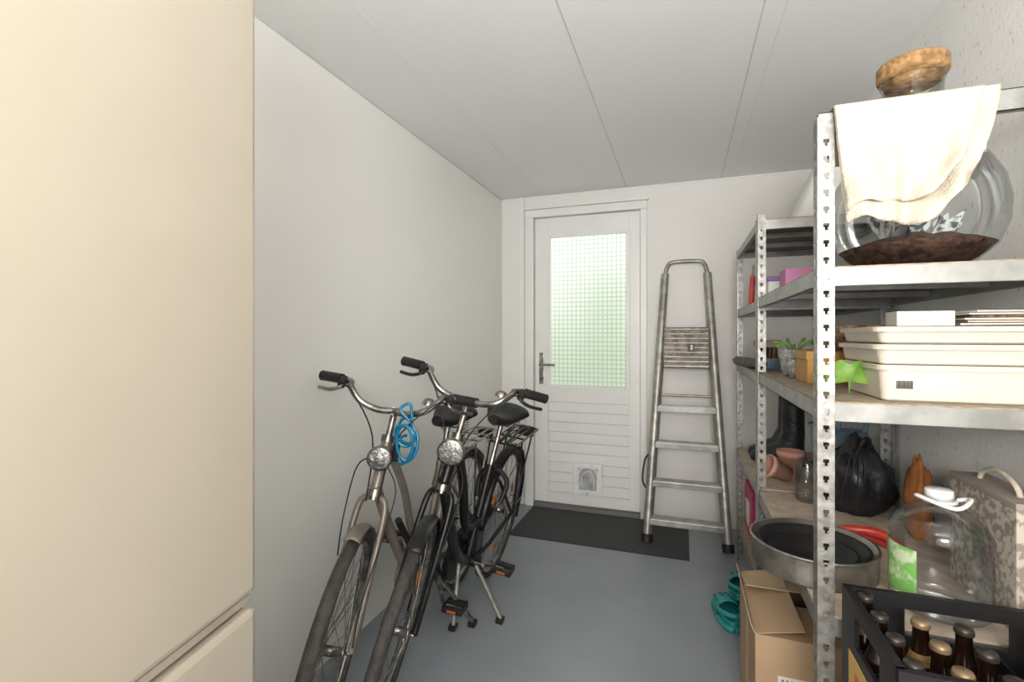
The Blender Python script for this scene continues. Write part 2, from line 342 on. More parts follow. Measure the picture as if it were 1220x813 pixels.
# ---------------------------------------------------------------- bicycles
def bike(name,rear,front,lean,steer,o):
    rear=V(rear);front=V(front);f=(front-rear).normalized();W=(front-rear).length
    M=Matrix.Translation((rear.x,rear.y,0))@Matrix.Rotation(math.atan2(f.y,f.x),4,'Z')@Matrix.Rotation(-lean,4,'X')
    root=empty(name,M); FRM=o['frame']; R=.35
    A=V((W-.065,0,.35)); d=V((-.375,0,.927)).normalized()
    ax=lambda z:A+d*((z-.35)/d.z)
    S=Matrix.Translation(A)@Matrix.Rotation(steer,4,d)@Matrix.Translation(-A)
    def wheel(nm,c,xf):
        g=G(); g.xf=xf; c=V(c)
        g.tube(circ(c,R-.0195,n=72),.0195,o['tyre'],n=10,closed=True)
        g.grid(lambda u,v:c+V((math.cos(2*PI*u),0,math.sin(2*PI*u)))*(.313-.012*math.sin(PI*v))+V((0,(v-.5)*.026,0)),72,6,M_chrome)
        g.grid(lambda u,v:c+V((math.cos(2*PI*u),0,math.sin(2*PI*u)))*(.316)+V((0,(v-.5)*.027,0)),72,2,M_chrome)
        g.lathe([(.005,-.05),(.005,-.035),(.024,-.034),(.024,-.030),(.015,-.028),(.015,.028),(.024,.030),(.024,.034),(.005,.035),(.005,.05)],c,M_chrome,n=14,axis=(0,1,0))
        for k in range(32):
            a=2*PI*k/32; sg=1 if k%2 else -1; b=a+(.55 if (k//2)%2 else -.55)
            g.tube([c+V((math.cos(b)*.023,sg*.031,math.sin(b)*.023)),c+V((math.cos(a)*.305,0,math.sin(a)*.305))],.0014,M_chrome,n=4)
        if o.get('refl'):
            for a in (.6,2.8,4.8): g.box(c+V((math.cos(a)*.2,0,math.sin(a)*.2)),(.05,.012,.02),M_orangerefl,rot=(0,-a-PI/2,0))
        g.obj(nm,root)
    wheel('rear_wheel',(0,0,R),Matrix.Identity(4)); wheel('front_wheel',(W,0,R),S)
    def guard(nm,c,a0,a1,xf,m):
        g=G(); g.xf=xf; c=V(c)
        def fn(u,v):
            a=math.radians(a0+(a1-a0)*u); w=(v-.5)*2
            return c+V((math.cos(a),0,math.sin(a)))*(R+.016-.010*w*w)+V((0,w*.026,0))
        g.grid(fn,40,6,m)
        for aa in o.get('stays',()) :
            a=math.radians(aa)
            for sg in(-1,1): g.tube([c+V((0,sg*.05,0)),c+V((math.cos(a)*(R+.008),sg*.026,math.sin(a)*(R+.008)))],.002,M_chrome,n=5)
        g.obj(nm,root,solid=.0015)
    guard('rear_mudguard',(0,0,R),5,205,Matrix.Identity(4),o['guard'])
    guard('front_mudguard',(W,0,R),o.get('fg0',60),205,S,o['guard'])
    BB=V((.46,0,.28)); HB=ax(.755); HT=ax(.93); SL=V((.335,0,.66)); ST=V((.262,0,.87))
    g=G(); t=o.get('t',.0155)
    g.tube([HB,HT],.020,FRM,n=12)
    for p in(HB,HT): g.tube([p-d*.012,p+d*.012],.024,M_chrome,n=12)
    g.tube([BB,SL+V((-.01,0,.03))],t,FRM,n=10); g.tube([SL,ST],.0125,M_chrome,n=10)
    g.tube(cr([HB+V((0,0,.03)),HB+V((-.12,0,-.17)),BB+V((.16,0,.10)),BB],8),t+.003,FRM,n=10)
    g.tube(cr([HT+V((0,0,-.02)),HT+V((-.14,0,-.22)),V((.56,0,.48)),BB+(SL-BB)*.45],8),t,FRM,n=10)
    for sg in(-1,1):
        g.tube([SL+V((0,sg*.016,0)),V((.28,sg*.05,.60)),V((0,sg*.062,R))],.008,FRM,n=8)
        g.tube([BB+V((0,sg*.02,0)),V((.30,sg*.045,.30)),V((0,sg*.062,R))],.010,FRM,n=8)
    g.tube([BB-V((0,.04,0)),BB+V((0,.04,0))],.022,FRM,n=12)
    if o.get('lock'):
        g.tube(cr([V((.27,-.06,.50)),V((.24,-.07,.60)),V((.26,0,.66)),V((.24,.07,.60)),V((.27,.06,.50))],6),.013,M_blackpl,n=8)
    if o.get('pump'):
        g.tube([BB+V((.10,.03,.09)),BB+V((.30,.03,.34))],.013,M_blackpl,n=10)
    g.obj('frame',root)
    g=G(); g.xf=S
    CRN=ax(.735)
    for sg in(-1,1):
        g.tube(cr([CRN+V((0,sg*.012,.01)),CRN+V((.0,sg*.045,-.02)),ax(.55)+V((.0,sg*.05,0)),ax(.43)+V((.012,sg*.05,0)),V((W,sg*.052,.35))],5),.0115,o.get('fork',FRM),n=8)
    g.tube([CRN,HB],.016,M_chrome,n=10)
    hz=o['hz']; top=ax(hz)
    g.tube([HT,top],.0125,M_chrome,n=10); g.tube([top-d*.02,top+V((.05,0,.0))],.015,M_chrome,n=10)
    bc=top+V((.05,0,0)); hw=o['hw']
    for sg in(-1,1):
        P=[bc,bc+V((.02,sg*.05,.0)),bc+V((.035,sg*.11,.022)),bc+V((.02,sg*.155,.062)),bc+V((-.02,sg*(hw-.085),.075)),bc+V((-.06,sg*(hw-.01),.070)),bc+V((-.085,sg*(hw+.035),.065))]
        cv=cr(P,6); g.tube(cv,.0118,M_chrome,n=10)
        k=len(cv)-10
        g.tube(cv[k:],[.0185]*9+[.0195],M_blackpl,n=12)
        q=cv[k-1]; q2=cv[-2]; dv=(q2-q)
        g.tube(cr([q+V((.01,0,0)),q+V((.05,0,-.018)),q+dv*.4+V((.055,0,-.034)),q+dv*.95+V((.045,0,-.036))],4),.0065,o.get('lever',M_chrome),n=6)
        g.tube([q+V((.0,0,.002)),q+V((.045,0,-.014))],.014,M_blackpl,n=8)
        g.tube(cr([q+V((.045,0,-.016)),q+V((.09,-sg*.05,-.02)),ax(.95)+V((.09,sg*.04,0)),CRN+V((.02,sg*.02,.0))],6),.003,M_blackpl,n=6)
    g.lathe([(.001,.022),(.014,.020),(.022,.012),(.025,0)],bc+V((-.0,.12,.045)),M_chrome,n=16)
    hp=ax(o['lz'])+V((.085,0,0)); lr=o['lr']; m=o['lampm']
    g.lathe([(.001,-.055),(lr*.55,-.045),(lr*.9,-.02),(lr,0),(lr,.012),(lr*.88,.014)],hp,m,n=24,axis=(1,0,-.1))
    g.lathe([(lr*.88,.012),(lr*.6,.018),(.001,.021)],hp,M_lens,n=24,axis=(1,0,-.1))
    g.tube([hp+V((-.02,0,-.0)),ax(o['lz'])],.006,M_chrome,n=6)
    g.tube(cr([hp+V((-.04,0,-.01)),hp+V((-.05,.06,-.1)),CRN+V((.02,.07,-.03)),V((W-.02,.055,.5)),V((W,.055,.37))],6),.0022,M_blackpl,n=5)
    if o.get('pump'):
        g.tube(cr([hp+V((-.04,-.02,-.01)),hp+V((-.03,-.075,-.05)),CRN+V((.02,-.085,-.06)),V((W-.08,-.055,.60))],6),.0025,M_blackpl,n=5)
    g.obj('fork_and_handlebar',root)
    g=G(); sc=ST+V((0,0,.05))
    def sad(u,v):
        x=-.13+.27*u; w=.105*(1-u)**.9*(1 if u>.12 else .75+2*u)+.02
        a=2*PI*v; h=.035*(1-.3*u)
        z=math.sin(a)*(h if math.sin(a)>0 else h*.9)
        return sc+V((x,math.cos(a)*w,z+.012*math.cos(u*PI*1.6)))
    g.grid(sad,18,20,M_leather); e=[sad(0,j/20) for j in range(20)]; g.add(e,[list(range(20))],M_leather); e=[sad(1,j/20) for j in range(20)]; g.add(e,[list(range(20))],M_leather)
    for sg in(-1,1):
        g.tube([sc+V((-.11,sg*.06,-.02)),sc+V((-.04,sg*.025,-.055)),sc+V((.10,sg*.01,-.02))],.004,M_chrome,n=6)
        hl=[sc+V((-.085+.008*math.cos(k*.9),sg*.055+.016*math.sin(k*.9),-.02-.0016*k)) for k in range(36)]; g.tube(hl,.003,M_chrome,n=5)
    g.obj('saddle',root,merge=True)
    g=G(); zr=.76; m=o['rack']
    for y in(-.07,-.024,.024,.07): g.tube([(-.30,y,zr),(.17,y,zr)],.0055,m,n=6)
    for x in(-.30,-.15,.0,.17): g.tube([(x,-.07,zr),(x,.07,zr)],.0055,m,n=6)
    for sg in(-1,1):
        g.tube([(-.16,sg*.07,zr),(0,sg*.07,R)],.005,m,n=6); g.tube([(.05,sg*.07,zr),(0,sg*.07,R)],.005,m,n=6)
        g.tube([(.17,sg*.07,zr),SL+V((0,sg*.02,.0))],.005,m,n=6)
    g.box((-.335,0,.72),(.03,.08,.045),M_red,bev=.006); g.box((-.315,0,.735),(.02,.09,.06),M_blackpl,bev=.004)
    if o.get('straps'):
        for y in(-.02,.02): g.tube(cr([(-.29,y,zr+.005),(-.1,y,zr+.03),(.16,y,zr+.008)],5),.007,M_blackpl,n=6)
    g.obj('luggage_rack',root)
    g=G()
    hull=[]
    for k in range(13): a=math.radians(-90+15*k+0); hull.append((BB.x+math.cos(a)*.105,BB.z+math.sin(a)*.105))
    for k in range(13): a=math.radians(90+15*k); hull.append((math.cos(a)*.06,R+math.sin(a)*.06))
    g.prism(hull,-.075,-.05,o['case'],ax='y')
    ca=math.radians(o.get('crank',200))
    for sg in(-1,1):
        e=BB+V((math.cos(ca)*.165*sg,sg*.085,math.sin(ca)*.165*sg)); s0=BB+V((0,sg*.075,0))
        g.tube([BB,s0],.008,M_chrome,n=8); g.tube([s0,e],[.012,.009],M_chrome,n=8)
        pc=e+V((0,sg*.055,0)); g.tube([e,pc],.007,M_chrome,n=6)
        for yy in(-.042,.042): g.box(pc+V((0,yy,0)),(.085,.008,.026),M_blackpl,bev=.002)
        for xx in(-.032,.032): g.box(pc+V((xx,0,0)),(.022,.085,.024),M_blackpl,bev=.004)
        for xx in(-.044,.044): g.box(pc+V((xx,0,0)),(.003,.04,.010),M_orangerefl)
    g.obj('drivetrain',root)
    g=G(); tl=math.tan(lean)
    for (x0,y0_,x,y) in o['stand']:
        g.tube([BB+V((x0,y0_,-.01)),V((x,y,y*tl+.02))],.0105,o.get('standm',M_chrome),n=8)
        g.box((x,y,y*tl+.011),(.04,.034,.022),M_blackpl,bev=.004)
    g.obj('kickstand',root)
    return root,M,S,ax
o1=dict(frame=M_taupe,tyre=M_rubber_g,guard=M_taupe,hz=1.035,hw=.255,lz=.89,lr=.042,lampm=M_chrome,rack=M_chrome,case=M_taupe,
        stays=(185,),stand=[(-.05,.03,.33,.20)],crank=250,fg0=85,pump=True)
b1,BM1,S1,ax1=bike('bicycle',(-1.11,2.30),(-1.035,1.19),math.radians(3.5),math.radians(20),o1)
o2=dict(frame=M_black,tyre=M_rubber,guard=M_black,hz=1.075,hw=.255,lz=.90,lr=.050,lampm=M_chrome,rack=M_black,case=M_black,lever=M_blackpl,t=.020,
        stays=(185,150),stand=[(.02,-.03,.54,.01),(-.02,.03,.43,.19)],crank=205,refl=True,straps=True,standm=M_alu,fg0=70,lock=True)
b2_,BM2,S2,ax2=bike('bicycle',(-.995,2.47),(-.94,1.35),math.radians(9.5),math.radians(15),o2)

# blue lock hung from the first bicycle's handlebar
g=G(); pts=[]
c0=V((-.90,1.46,.955))
for k in range(110):
    a=k/110*2*PI*4.0; w=k/110
    pts.append(c0+V((.035*math.sin(a)+.01*math.sin(3*w*PI),.02*math.cos(a*.5)-.01,.045*math.cos(a)*(1+.6*math.sin(w*5))-.02*math.sin(w*7)-.01)))
g.tube(pts,.0058,M_blue,n=8)
g.tube(cr([c0+V((.01,0,.05)),c0+V((-.02,-.01,.09)),c0+V((.0,.02,.105)),c0+V((.02,.0,.05))],6),.0058,M_blue,n=8)
g.tube(cr([c0+V((.03,0,-.04)),c0+V((.0,-.01,-.09)),c0+V((-.04,.0,-.10)),c0+V((-.05,0,-.04))],6),.0058,M_blue,n=8)
g.tube([c0+V((-.03,-.01,-.03)),c0+V((-.045,-.01,-.09))],.011,M_blackpl,n=10)
g.obj('cable_lock')

# ---------------------------------------------------------------- ladder
LM=Matrix.Translation((.024,3.125,.013))
ld=empty('stepladder',LM)
Lx=lambda s,sg: sg*(.235-.105*s)
def lp(s,sg,off=0): return V((Lx(s,sg),.385*s+off*1.0,1.79*s))
g=G()
for sg in(-1,1):
    a=lp(0,sg); b=lp(.955,sg); dv=(b-a)
    g.tube([a+V((0,0,.012)),b],.017,M_alu,n=8,flat=1.5)
    g.tube([a,a+dv*.028],.022,M_blackpl,n=8,flat=1.5)
    g.tube([a+V((sg*-.02,.05,.012)),lp(.74,sg,.028)+V((sg*-.02,0,0))],.011,M_alu,n=8)
    g.tube([a+V((sg*-.02,.05,0)),a+V((sg*-.02,.052,.03))],.014,M_blackpl,n=8)
g.tube(cr([lp(.95,-1),lp(.985,-1)+V((.012,0,0)),lp(1.0,-1)+V((.05,0,.002)),lp(1.0,1)+V((-.05,0,.002)),lp(.985,1)+V((-.012,0,0)),lp(.95,1)],6),.014,M_alu,n=10)
g.tube([lp(.05,-1,.05),lp(.05,1,.05)],.008,M_alu)
g.tube([lp(.5,-1,.035),lp(.5,1,.035)],.008,M_alu)
g.obj('stiles',ld)
g=G()
for s in(.08,.205,.335,.46):
    w=Lx(s,1)-.012; c=lp(s,1); c.x=0
    g.box(c+V((0,-.012,0)),(2*w,.085,.022),M_alu,bev=.004)
    for k in range(5): g.box(c+V((0,-.045+.016*k,.0125)),(2*w-.02,.004,.003),M_galvl)
    g.box(c+V((0,-.052,-.008)),(2*w,.006,.034),M_galvl,bev=.002)
g.obj('steps',ld)
g=G(); c=lp(.675,1); c.x=0
th=-math.atan2(.385,1.79)
g.box(c+V((0,-.02,0)),(.285,.022,.27),M_stepp,rot=(th,0,0),bev=.006)
for k in range(9): g.box(c+V((0,-.033,0))+V((0,.215*(-.12+.03*k),-.12+.03*k)),(.27,.005,.006),M_alu,rot=(th,0,0))
g.box(c+V((.03,-.037,0)),(.045,.003,.055),M_print,rot=(th,0,0)); g.box(c+V((.033,-.0385,.002)),(.014,.003,.034),M_paper,rot=(th,0,0))
g.tube([lp(.745,-1),lp(.745,1)],.009,M_alu)
g.obj('platform',ld)
g=G(); g.tube(cr([lp(.30,-1)+V((-.01,0,0)),lp(.27,-1)+V((-.045,0,0)),lp(.2,-1)+V((-.05,0,0)),lp(.17,-1)+V((-.01,0,0))],6),.006,M_blackpl); 
g.obj('strap',ld)

# ---------------------------------------------------------------- shelving
RX0,RX1=.30,.762
def post(g,x,y,sx,sy,h,z0=0):
    w=.034
    cols=[0,.011,.023,w]
    for ax in (0,1):
        sgn=sx if ax==0 else sy
        def P(c,z): return V((x+sgn*c,y,z)) if ax==0 else V((x,y+sgn*c,z))
        zs=[z0]
        while zs[-1]<h-.02:
            zs+= [zs[-1]+.023,zs[-1]+.039]; 
        zs=zs[:-1]; zs[-1]=h
        for i in range(len(zs)-1):
            hole=(i%2==1)
            for c in range(3):
                if hole and c==1: continue
                g.add([P(cols[c],zs[i]),P(cols[c+1],zs[i]),P(cols[c+1],zs[i+1]),P(cols[c],zs[i+1])],[[0,1,2,3]],M_galv)
            if hole:
                for (c0,c1) in ((cols[1],cols[1]+.0032),(cols[2]-.0032,cols[2])):
                    g.add([P(c0,zs[i]),P(c1,zs[i]),P(c1,zs[i]+.007),P(c0,zs[i]+.007)],[[0,1,2,3]],M_galv)
def shelf(g,x0,x1,ya,yb,z,top,h=.045):
    t=.002
    for y,s in((ya,1),(yb,-1)):
        g.b2((x0,y,z-h),(x1,y+s*t,z-.004),M_galvl); g.b2((x0,y,z-h),(x1,y+s*.014,z-h+t),M_galvl)
    for x,s in((x0,1),(x1,-1)):
        g.b2((x,ya,z-h),(x+s*t,yb,z-.004),M_galvl); g.b2((x,ya,z-h),(x+s*.014,yb,z-h+t),M_galvl)
    g.b2((x0+.0025,ya+.0025,z-.010),(x1-.0025,yb-.0025,z),top)
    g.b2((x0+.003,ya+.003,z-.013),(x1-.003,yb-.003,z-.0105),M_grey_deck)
    for k in(1,2): 
        yy=ya+(yb-ya)*k/3; g.b2((x0+.003,yy-.012,z-.032),(x1-.003,yy+.012,z-.0135),M_galvl)
Y1,Y2,Y3=1.30,2.268,3.08
r1=empty('metal_shelving_unit',Matrix.Translation((RX0,Y1,0)))
r2=empty('metal_shelving_unit',Matrix.Translation((RX0,Y2,0)))
def robj(g,n,r,off,**k):
    g.v=[v-V(off) for v in g.v]; return g.obj(n,r,**k)
for r,a,b,hh,lv in((r1,Y1,Y2-.002,1.808,((1.46,M_board),(1.1475,M_board),(.65,M_boardlt))),(r2,Y2+.002,Y3,1.79,((1.79,M_board),(1.45,M_board),(1.14,M_board),(.655,M_boardlt),(.25,M_board)))):
    off=(RX0,Y1 if r is r1 else Y2,0)
    g=G()
    for x,sx in((RX0-.003,1),(RX1+.003,-1)):
        for y,sy in((a-.003,1),(b+.0,-1)): post(g,x,y,sx,sy,hh)
    robj(g,'posts',r,off,solid=.002)
    for i,(z,m) in enumerate(lv):
        g=G(); shelf(g,RX0,RX1,a,b,z,m); robj(g,'shelf_%d'%(i+1),r,off)
g=G(); g.b2((RX0,Y1,1.772),(RX1,Y1+.002,1.818),M_galvl); g.b2((RX0,Y1,1.772),(RX1,Y1+.016,1.774),M_galvl); g.b2((RX0,Y1,1.816),(RX1,Y1+.02,1.818),M_galvl); robj(g,'top_beam',r1,(RX0,Y1,0))

# ---------------------------------------------------------------- things on shelf A
zA=1.461
g=G(); c=(.552,1.50,zA)
prof=[(.001,.004),(.07,.004),(.12,.018),(.158,.055),(.178,.11),(.181,.16),(.170,.215),(.145,.265),(.11,.305),(.08,.33),(.066,.355),(.062,.39),(.062,.47),(.068,.485),(.066,.49),(.062,.488)]
g.lathe(prof,c,M_glass,n=48)
def soil(u,v):
    a=2*PI*u; 
    if v<.35: w=v/.35; r=.07+.085*w; z=.008+.052*w*w
    else:
        w=(v-.35)/.65; r=.155*(1-w)+.001; z=.060+.03*(1-(r/.155)**2)+.014*noise.noise(V((math.cos(a)*r*22,math.sin(a)*r*22,0)))*(1-(r/.155)**6)
    return V(c)+V((math.cos(a)*r,math.sin(a)*r,z))
g.grid(soil,48,20,M_soil)
for k in range(20):
    a=random.random()*6.28; rr=random.random()*.09
    p=V(c)+V((math.cos(a)*rr,math.sin(a)*rr,.085)); q=p+V((random.uniform(-.045,.045),random.uniform(-.045,.045),random.uniform(.04,.10)))
    w=V((random.uniform(-.022,.022),random.uniform(-.022,.022),.008))
    g.add([p,(p+q)/2+w,q,(p+q)/2-w],[[0,1,2,3]],M_news)
g.lathe([(.001,.475),(.058,.475),(.060,.492),(.072,.494),(.074,.50),(.074,.528),(.070,.533),(.001,.533)],c,M_cork,n=36)
g.obj('glass_terrarium')
g=G()
def cl(u,v,off=0,zb=0):
    xt=.326+.298*u; xb=.345+.215*u
    zbot=1.548+.065*max(0,u-.75)/.25+.010*math.sin(u*9)+zb
    if v<.2:
        w=v/.2; y=1.335; z=1.70+.12*w
    elif v<.3:
        w=(v-.2)/.1; y=1.335-.05*w; z=1.822+.006*math.sin(PI*w)
    else:
        w=(v-.3)/.7; y=1.284-.012*w; z=1.822+(zbot-1.822)*w
    wf=max(0,(v-.3)/.7)
    x=xt+(xb-xt)*wf**1.2
    fold=.018*math.sin(u*10+wf*3)*wf+.009*math.sin(u*25-wf*5)*wf+.018*noise.noise(V((u*4,wf*5,off)))*wf
    return V((x,y-.020*wf+fold*.8-off,z+.004*math.sin(u*17)*wf))
g.grid(lambda u,v:cl(u,v),40,40,M_cloth)
g.grid(lambda u,v:cl(u*.90,max(.3,v),.007,.026+.04*u),40,40,M_cloth)
g.obj('draped_cloth',solid=.003)
g=G(); g.b2((.37,2.08,1.4605),(.52,2.2,1.555),M_pink,bev=.003); g.obj('gift_box')
g=G(); g.b2((.36,2.40,1.4505),(.60,2.62,1.55),M_whiteplastic,bev=.006); g.b2((.355,2.395,1.54),(.605,2.625,1.562),M_purple,bev=.006); g.obj('storage_box')
g=G(); g.tube([(.33,2.72,1.462),(.34,2.74,1.60)],.014,M_redpl,n=12); g.tube([(.34,2.74,1.60),(.343,2.745,1.66)],.006,M_chrome); g.obj('screwdriver')
g=G()
def bag(u,v):
    a=2*PI*u; ca,sa=math.cos(a),math.sin(a); k=1/max(abs(ca),abs(sa)); k=.75*k+.25
    s=1-.45*v
    return V((.60+ca*.155*k*s+.05*v,2.47+sa*.15*k*(1-.3*v)+.01*noise.noise(V((u*8,v*6,0))),1.792+.29*v))
g.grid(bag,36,12,M_bagpaper); g.obj('paper_bag',solid=.001)

# ---------------------------------------------------------------- shelf B
zB=1.148
def tray(name,x0,x1,ya,yb,z,h,m,rim=.008,taper=.006,labels=False):
    g=G(); t=taper; rr=.022; NC=6
    def ring(e,zz):
        P=[]
        for (cx,cy,a0) in((x0+rr,ya+rr,180),(x1-rr,ya+rr,270),(x1-rr,yb-rr,0),(x0+rr,yb-rr,90)):
            for k in range(NC):
                a=math.radians(a0+90*k/(NC-1)); P.append(V((cx+math.cos(a)*(rr+e),cy+math.sin(a)*(rr+e),zz)))
        return P
    rs=[ring(-t-.004,z+.0005),ring(-t,z+.004),ring(0,z+h-.012),ring(rim*.6,z+h-.012),ring(rim*.7,z+h-.002),ring(rim*.4,z+h),ring(-.003,z+h),ring(-t-.003,z+.006)]
    n=4*NC
    vs=[v for r in rs for v in r]
    fs=[[i*n+k,i*n+(k+1)%n,(i+1)*n+(k+1)%n,(i+1)*n+k] for i in range(len(rs)-1) for k in range(n)]+[list(range(n))[::-1],list(range(7*n,8*n))]
    g.add(vs,fs,m)
    if labels:
        for k in range(9): g.b2((x0+.030+.0036*k,ya-.0018,z+.030),(x0+.0315+.0036*k+.0008*(k%2),ya+.004,z+.048),M_print)
    return g.obj(name)
tray('storage_tray',.436,.752,1.345,1.62,zB,.084,M_cream,labels=True)
tray('storage_tray',.430,.752,1.34,1.63,zB+.085,.047,M_cream,rim=.014)
tray('storage_tray',.432,.752,1.342,1.625,zB+.133,.040,M_cream,rim=.014)
g=G(); g.b2((.475,1.37,zB+.174),(.585,1.44,zB+.209),M_paper,bev=.002); g.obj('small_box')
g=G()
for k in range(6): g.box((.67+.01*(k%2),1.45+.006*k,zB+.178+.006*k),(.13,.17,.004),(M_paper,M_boardlt,M_paper,M_brownbox,M_paper,M_paper)[k],rot=(0,0,.06*(k-2)))
g.obj('envelope_pile')
g=G(); g.b2((.37,1.74,zB+.0005),(.60,1.90,zB+.10),M_mustard,bev=.003); g.b2((.366,1.736,zB+.075),(.604,1.904,zB+.104),M_mustard,bev=.003); g.obj('shoe_box')
g=G(); g.b2((.44,1.75,zB+.105),(.58,1.88,zB+.185),M_brownbox,bev=.003); g.obj('tin_box')
g=G()
c=V((.402,1.45,zB+.035))
fan=[]
for k in range(25):
    a=math.radians(-25+230*k/24); r=.052*(1-.35*math.exp(-((k-12)/1.4)**2))*(1+.05*math.sin(k*2.3)); fan.append(c+V((math.cos(a)*r,.01*math.sin(a*3),math.sin(a)*r*.9+.012)))
g.add([c]+fan,[[0,k,k+1] for k in range(1,25)],M_green,True); g.tube([c+V((0,0,-.034)),c],.0015,M_green,n=5)
g.obj('ginkgo_leaf',solid=.001)
g=G(); c=(.405,2.10,zB)
g.lathe([(.001,.001),(.042,.001),(.05,.05),(.052,.10),(.048,.10),(.045,.06),(.001,.058)],c,M_basket,n=24)
for k in range(14):
    a=k*.9; g.tube(cr([V(c)+V((0,0,.06)),V(c)+V((math.cos(a)*.03,math.sin(a)*.03,.115)),V(c)+V((math.cos(a)*.075,math.sin(a)*.06,.125+.02*math.sin(k)))],3),[.003]*5+[.006,.001],M_green,n=5)
g.obj('potted_succulent')
g=G(); c=(.40,1.98,zB); g.lathe([(.001,.001),(.036,.001),(.045,.07),(.042,.07),(.036,.05),(.001,.05)],c,M_basket,n=20); g.obj('flower_pot')
g=G(); g.tube(cr([(.27,2.80,1.168),(.30,2.62,1.170),(.35,2.42,1.170)],5),[.012]+[.024]*8+[.02,.012],M_bagblack,n=10); g.tube(cr([(.27,2.8,1.168),(.262,2.85,1.17),(.28,2.87,1.168)],4),.008,M_blackpl); g.obj('folded_umbrella')
g=G(); g.box((.40,2.72,1.26),(.09,.26,.035),M_board,bev=.008)
for k in range(60): x=.365+.07*random.random(); y=2.6+.24*random.random(); g.tube([(x,y,1.245),(x+random.uniform(-.006,.006),y,1.19)],.003,M_brownbox,n=4)
g.b2((.37,2.6,1.1405),(.47,2.84,1.19),M_bluegrey,bev=.004); g.obj('scrubbing_brush')
g=G()
for k,(h,m) in enumerate(((.10,M_tincan),(.12,M_bluebag),(.09,M_tincan))):
    g.lathe([(.001,0),(.033,0),(.034,.004),(.034,h-.004),(.033,h),(.001,h)],(.60+.02*k,2.42+.09*k,1.1405),m,n=22)
g.obj('food_tins')

# ---------------------------------------------------------------- shelf C
zC=.651
g=G(); c=(.345,1.570,zC)
def ribs(r,z0,z1,n):
    return [(r+(.0018 if k%2 else 0),z0+(z1-z0)*k/n) for k in range(n+1)]
g.lathe([(.001,.001),(.152,.001)]+ribs(.152,.004,.068,14)+[(.158,.07),(.158,.075),(.150,.075),(.149,.006),(.001,.006)],c,M_tin,n=56)
g.obj('springform_tin')
g=G(); g.lathe([(.001,.007),(.125,.007),(.134,.055),(.140,.06),(.140,.066),(.131,.066),(.122,.012),(.001,.012)],c,M_darktin,n=48)
g.obj('baking_tin')
g=G(); g.lathe([(.001,.013),(.095,.013),(.106,.044),(.112,.048),(.105,.050),(.093,.018),(.001,.018)],c,M_darktin,n=48); g.obj('baking_tin')
def wbottle():
    g=G(); c=(.574,1.418,zC)
    R=.095; pr=[(.001,.006),(.06,.004),(R-.01,.006),(R,.02)]
    for k in range(9): z=.03+.015*k; pr+=[(R,z),(R-.004,z+.0075)]
    pr+=[(R,.17),(R-.001,.19),(R-.012,.212),(.065,.232),(.042,.248),(.03,.256),(.027,.262),(.027,.27)]
    g.lathe(pr,c,M_pet,n=40,sq=.04)
    g.lathe([(.001,.286),(.024,.286),(.027,.283),(.027,.262),(.001,.262)],c,M_whiteplastic,n=24)
    g.lathe([(.027,.262),(.034,.261),(.034,.256),(.026,.256)],c,M_whiteplastic,n=24)
    def lab(u,v):
        a=math.radians(150+75*u); ca,sa=math.cos(a),math.sin(a); rr=(R+.0015)*(1-.04+.04/max(abs(ca),abs(sa)))
        return V(c)+V((ca*rr,sa*rr,.045+.11*v))
    g.grid(lab,12,4,M_greenlab)
    g.tube(cr([V(c)+V((-.036,0,.262)),V(c)+V((-.05,-.025,.272)),V(c)+V((0,-.075,.262)),V(c)+V((.05,-.025,.272)),V(c)+V((.036,0,.262))],5),.005,M_whiteplastic,n=6)
    g.obj('water_bottle')
wbottle()
g=G(); x0,x1,ya,yb,z1=.680,.757,1.345,1.62,.925
g.b2((x0,ya,zC),(x1,yb,z1),M_gift,bev=.003); g.b2((x0-.002,ya-.002,z1-.002),(x1+.002,yb+.002,z1+.012),M_gifttop,bev=.002)
g.tube(cr([(.715,1.40,z1+.01),(.715,1.42,z1+.035),(.715,1.48,z1+.05),(.715,1.54,z1+.035),(.715,1.56,z1+.01)],6),.006,M_cloth)
g.obj('gift_carton')
g=G()
def bump(q,d):
    k=1+.22*noise.noise(d*2.3)+.10*noise.noise(d*6)
    q=q*k; 
    if d.z>.3: q.x*=1-.55*(d.z-.3); q.y*=1-.5*(d.z-.3)
    q.z=max(q.z,-.105); return q
BP=V((-.01,.05,0))
g.ell(V((.625,2.08,zC+.106))+BP,(.11,.105,.165),M_bagblack,n=36,fn=bump)
g.tube([p+BP for p in cr([(.60,2.0,.87),(.62,1.99,.93),(.65,2.03,.92),(.65,2.06,.87)],5)],.006,M_blackpl)
for k in range(4): g.tube([p+BP for p in cr([(.54+.02*k,1.99,.70),(.555+.02*k,1.97,.78),(.575+.015*k,1.985,.86)],4)],.003,M_blackpl,n=5)
g.obj('backpack')
def obag(q,d):
    q=q*(1+.3*noise.noise(d*2.7+V((5,1,2)))+.12*noise.noise(d*7)); q.z=max(q.z,-.098); return q
g=G(); g.ell((.715,1.90,zC+.10),(.032,.06,.14),M_orange,n=28,fn=obag); g.obj('cloth_bag')
g=G(); c=V((.68,2.42,.656))
g.lathe([(.001,.001),(.065,.001),(.068,.02),(.064,.2),(.055,.24),(.05,.24),(.055,.2),(.06,.01),(.001,.01)],c,M_bluegrey,n=28)
g.tube(cr([c+V((-.06,0,.05)),c+V((-.13,-.02,.12)),c+V((-.15,-.03,.27))],6),[.018]*4+[.013]*8+[.022],M_bluegrey,n=10)
g.tube(cr([c+V((.04,0,.22)),c+V((.06,0,.32)),c+V((-.02,0,.36)),c+V((-.05,0,.24))],6),.009,M_bluegrey,n=8)
g.obj('watering_can')
g=G(); 
